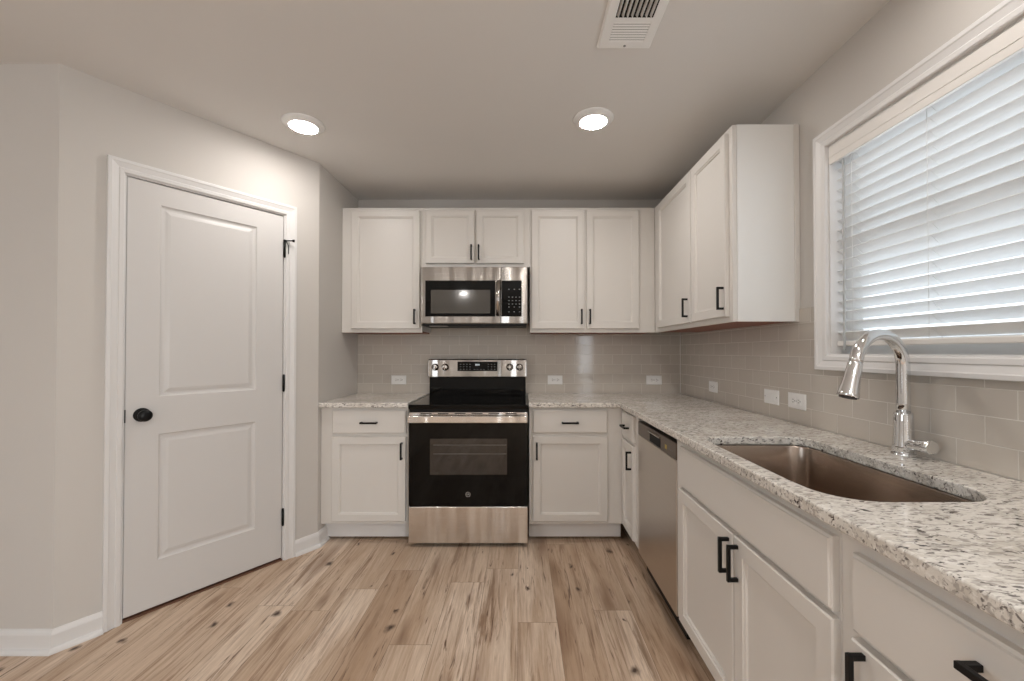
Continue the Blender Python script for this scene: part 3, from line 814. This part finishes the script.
for z in (1.502, 1.715): mb.box(-.166, -.146, MY - .028, MY + .001, z, z + .02)
mb.build('handle', 'steel_mid', md, world=True)
kp = MB().box(-.134, .0087, MY - .001, MY + .004, 1.491, 1.7465).build('keypad', 'gloss_black', mp_, world=True, bevel=.002)
ks = []
for zz, cols in ((1.681, 3), (1.626, 4), (1.601, 4), (1.577, 4), (1.556, 3), (1.522, 3)):
    for k in range(cols):
        xx = -.086 + k * .075 / (cols - 1)
        ks.append((xx, xx + .009, MY - .0015, MY, zz, zz + .005))
bits(ks, 'key_mark', 'mark', kp)
MB().box(MX0 + .004, MX1 - .004, MY + .01, MY + .30, MZ0 - .016, MZ0 - .004).build('bottom_vent', 'matte_black', mw, world=True)
mb = MB(); mb.box(-.648, -.52, MY + .014, MY + .07, MZ0 - .018, MZ0 - .0155)
mb.build('cooktop_lamp', plain('lamp_cover', (.55, .53, .5, 1), .3), mw, world=True)

# ------------------------------------------------------------------ dishwasher
DX = .663; DY0, DY1 = 1.788, 2.363
dwr = root('dishwasher', (.95, (DY0 + DY1) / 2, 0), 0, 'stainless dishwasher between the corner cabinet and sink cabinet', 'dishwasher')
MB().box(DX + .045, XR - .06, DY0 + .004, DY1 - .004, .02, .868).build('tub', 'matte_black', dwr, world=True)
dd = MB().box(DX, DX + .044, DY0, DY1, .118, .7785).build('door', 'steel_dw', dwr, world=True, bevel=.003)
MB().box(DX + .075, DX + .10, DY0 + .004, DY1 - .004, 0, .117).build('toe_panel', 'matte_black', dwr, world=True)
cs = MB().box(DX, DX + .044, DY0, DY1, .7795, .853).build('control_strip', 'steel_dark', dwr, world=True, bevel=.003)
# pocket handle: dark scoop with a small lip
mb = MB(); mb.box(DX - .0008, DX + .002, 1.985, 2.150, .787, .829)
mb.build('pocket_handle', 'dark_gap', cs, world=True)
mb = MB(); mb.loops([[(DX - .0008, y, .829), (DX - .010, y, .833), (DX - .010, y, .837), (DX - .0008, y, .840)] for y in (1.981, 2.154)])
mb.build('handle_lip', 'steel', cs, world=True)
bits([(DX - .0006, DX + .001, 1.83 + k * .018, 1.838 + k * .018, .806, .811) for k in range(4)], 'button_mark', 'mark', cs)
MB().box(DX - .0006, DX + .001, 1.900, 1.925, .800, .820).build('sticker', 'yellow', cs, world=True)

# ------------------------------------------------------------------ outlets and switch
def plate(kind, label, cat, loc, rotz, group=None, wd=.118, ht=.072):
    """lying plate: local x along the wall, front towards -y"""
    r = root(kind, loc, rotz, label, cat, 'white outlets on the tiled walls' if kind == 'outlet' else None)
    mb = panelled(wd, ht, .005, [], [], edge=((0, .003), (.004, 0)))
    o = mb.build('cover_plate', 'plastic', r); o.location = (-wd / 2, -.0055, -ht / 2)
    if kind == 'outlet':
        for s in (-1, 1):
            f = MB().box(s * .0195 - .0145, s * .0195 + .0145, -.0072, -.005, -.017, .017).build('receptacle', 'plastic', r, bevel=.003, seg=3)
            mb = MB(); mb.box(s * .0195 - .006, s * .0195 + .004, -.0075, -.007, .005, .0075); mb.box(s * .0195 - .006, s * .0195 + .004, -.0075, -.007, -.0075, -.005)
            mb.tube([(s * .0195 + .0095, -.0075, 0), (s * .0195 + .0095, -.007, 0)], .0028, 10)
            mb.build('slot', 'slot', f)
        MB().tube([(0, -.0068, 0), (0, -.005, 0)], .0028, 12).build('screw', 'mark', r)
    else:
        MB().box(-.034, .034, -.0068, -.005, -.0170, .0170).build('rocker_frame', 'plastic', r, bevel=.001)
        mb = MB(); mb.loops([[(-.031, -.0068, z), (-.031, -.0075, z), (0, -.0100, z), (.031, -.0078, z), (.031, -.0068, z)] for z in (-.0145, .0145)])
        mb.build('rocker', 'plastic', r)
        for s in (-1, 1): MB().tube([(s * .048, -.0064, 0), (s * .048, -.005, 0)], .0028, 12).build('screw', 'mark', r)
    return r
yb = D - TW
plate('outlet', 'white outlet on back tile just left of the range', 'outlet', (-.966, yb, 1.020), 0)
plate('outlet', 'white outlet on back tile just right of the range', 'outlet', (.2745, yb, 1.020), 0)
plate('outlet', 'white outlet on back tile near the right corner', 'outlet', (1.060, yb, 1.018), 0, wd=.122)
xb = XR - TW
plate('outlet', 'white outlet on the window wall, farthest from the faucet', 'outlet', (xb, 2.758, 1.013), -PI2)
plate('switch', 'white rocker switch plate between two outlets on the window wall', 'switch', (xb, 2.118, 1.0155), -PI2, wd=.122)
plate('outlet', 'white outlet on the window wall, nearest the faucet', 'outlet', (xb, 1.923, 1.0165), -PI2, wd=.124)

# ------------------------------------------------------------------ ceiling lights and vent
def downlight(x, y, label):
    r = root('ceiling_light', (x, y, H), 0, label, 'ceiling light', 'round ceiling lights')
    MB().lathe([(.104, 0), (.105, -.004), (.100, -.009), (.084, -.016), (.076, -.021), (.070, -.021), (.069, -.018)], n=40, cap0=False, cap1=False).build('trim_ring', 'plastic', r)
    MB().lathe([(.069, -.019), (.060, -.022), (.035, -.0245), (.004, -.0252)], n=40, cap0=False).build('diffuser', 'lens', r)
    return r
downlight(-1.157, 2.218, 'round lit ceiling light near the pantry door')
downlight(.380, 2.170, 'round lit ceiling light above the range side of the kitchen')

VX0, VX1, VY0, VY1 = .304, .514, 1.215, 1.651
vt = root('ceiling_vent', ((VX0 + VX1) / 2, (VY0 + VY1) / 2, H), 0, 'white louvered air register in the ceiling at the top of the photo', 'vent')
mb = MB()
zf = H - .013
secs = [(1.253, 1.345), (1.365, 1.495), (1.513, 1.613)]
sx0, sx1 = .342, .478
ys = [VY0 + .006, *[v for s in secs for v in s], VY1 - .006]
for y_a, y_b in zip(ys[0::2], ys[1::2]): mb.box(VX0 + .006, VX1 - .006, y_a, y_b, zf, zf + .002)
for y_a, y_b in secs:
    mb.box(VX0 + .006, sx0, y_a, y_b, zf, zf + .002); mb.box(sx1, VX1 - .006, y_a, y_b, zf, zf + .002)
# sloped rim down from the ceiling
i = .006
q = lambda d, z: [(VX0 + d, VY0 + d, z), (VX1 - d, VY0 + d, z), (VX1 - d, VY1 - d, z), (VX0 + d, VY1 - d, z)]
mb.loops([q(0, H), q(0, H - .004), q(.006, zf), q(.006, zf + .002), q(.012, zf + .002)], cap0=False, cap1=False)
mb.build('frame', 'plastic', vt, world=True)
MB().box(sx0 - .004, sx1 + .004, secs[0][0] - .004, secs[-1][1] + .004, H - .001, H - .0002).build('duct_opening', 'dark_gap', vt, world=True)
mb = MB()
nb = 8
for k in range(nb):      # straight blades along y
    x = sx0 + .010 + (sx1 - sx0 - .018) * k / (nb - 1)
    mb.loops([[(x - .0045, y, H - .0025), (x - .0035, y, H - .0015), (x + .0022, y, zf + .0005), (x + .0012, y, zf - .0002)] for y in secs[1]])
for s, tilt in ((secs[0], -1), (secs[2], 1)):
    for k in range(8):
        y = s[0] + .006 + (s[1] - s[0] - .010) * k / 7
        mb.loops([[(x, y - .0036 * tilt, zf + .003), (x, y - .0032 * tilt, zf + .0036), (x, y + .0036 * tilt, zf + .0007), (x, y + .0032 * tilt, zf)] for x in (sx0, sx1)])
mb.build('louvers', 'plastic', vt, world=True)
mb = MB(); mb.lathe([(.005, 0), (.005, -.0015), (.001, -.002)], (.409, 1.632, zf), n=10, cap0=False)
mb.build('screw', 'mark', vt, world=True)

# ------------------------------------------------------------------ blind
BXC = XR + .044; Y0, Y1 = WY0 + .0135, WY1 - .0135
bl = root('window_blind', (BXC, (Y0 + Y1) / 2, WZ0), 0, 'white horizontal slat blind lowered over the window above the sink', 'blind')
ZV0 = 2.012
MB().box(XR - .008, XR + .006, WY0 + .013, WY1 - .013, ZV0, WZ1 - .0135).build('valance', 'valance', bl, world=True, bevel=.002)
MB().box(XR - .0095, XR - .0075, WY0 + .013, WY1 - .013, ZV0 + .028, ZV0 + .034).build('valance_groove', 'valance', bl, world=True)
MB().box(XR + .024, XR + .070, Y0, Y1, ZV0 + .03, WZ1 - .0125).build('headrail', 'blind', bl, world=True)
mb = MB()
tilt = R(37); pitch_s = .0418; sw_ = .050; zt_ = 2.018; nsl = 18
for k in range(nsl):
    zc_ = zt_ - k * pitch_s
    if zc_ < 1.30: break
    ring = []
    for yv in (Y0, Y1):
        pr = []
        for s, th in [(t / 4 - .5, 1) for t in range(5)] + [(.5 - t / 4, -1) for t in range(5)]:
            u = s * sw_; crown = .0022 * (1 - (2 * s) ** 2) + th * .0013
            # room-side edge is the upper one
            pr.append((BXC - u * math.cos(tilt) + crown * math.sin(tilt) * 1, yv, zc_ + u * math.sin(tilt) + crown * math.cos(tilt)))
        ring.append(pr)
    mb.loops(ring, smooth=False)
mb.build('slats', 'blind', bl, world=True)
MB().box(BXC - .025, BXC + .025, Y0, Y1, 1.266, 1.286).build('bottom_rail', 'valance', bl, world=True, bevel=.004)
for yl in (1.638, 1.333, 1.028):
    mb = MB()
    for xo in (-.0205, .0205): mb.tube([(BXC + xo, yl, 1.28), (BXC + xo, yl, 2.05)], .0009, 6)
    for k in range(nsl):
        z = zt_ - k * pitch_s
        if z < 1.30: break
        mb.tube([(BXC - .0205, yl - .006, z + .016), (BXC + .0205, yl - .006, z - .022)], .0007, 5)
    mb.build('ladder_cord', 'cord', bl, world=True)
mb = MB(); mb.tube([(XR + .012, 1.664, 2.02), (XR + .012, 1.664, 2.0), (XR + .010, 1.664, 1.27), (XR + .010, 1.664, 1.25)], [.003, .0042, .0042, .005], 8)
mb.build('tilt_wand', 'wand', bl, world=True)
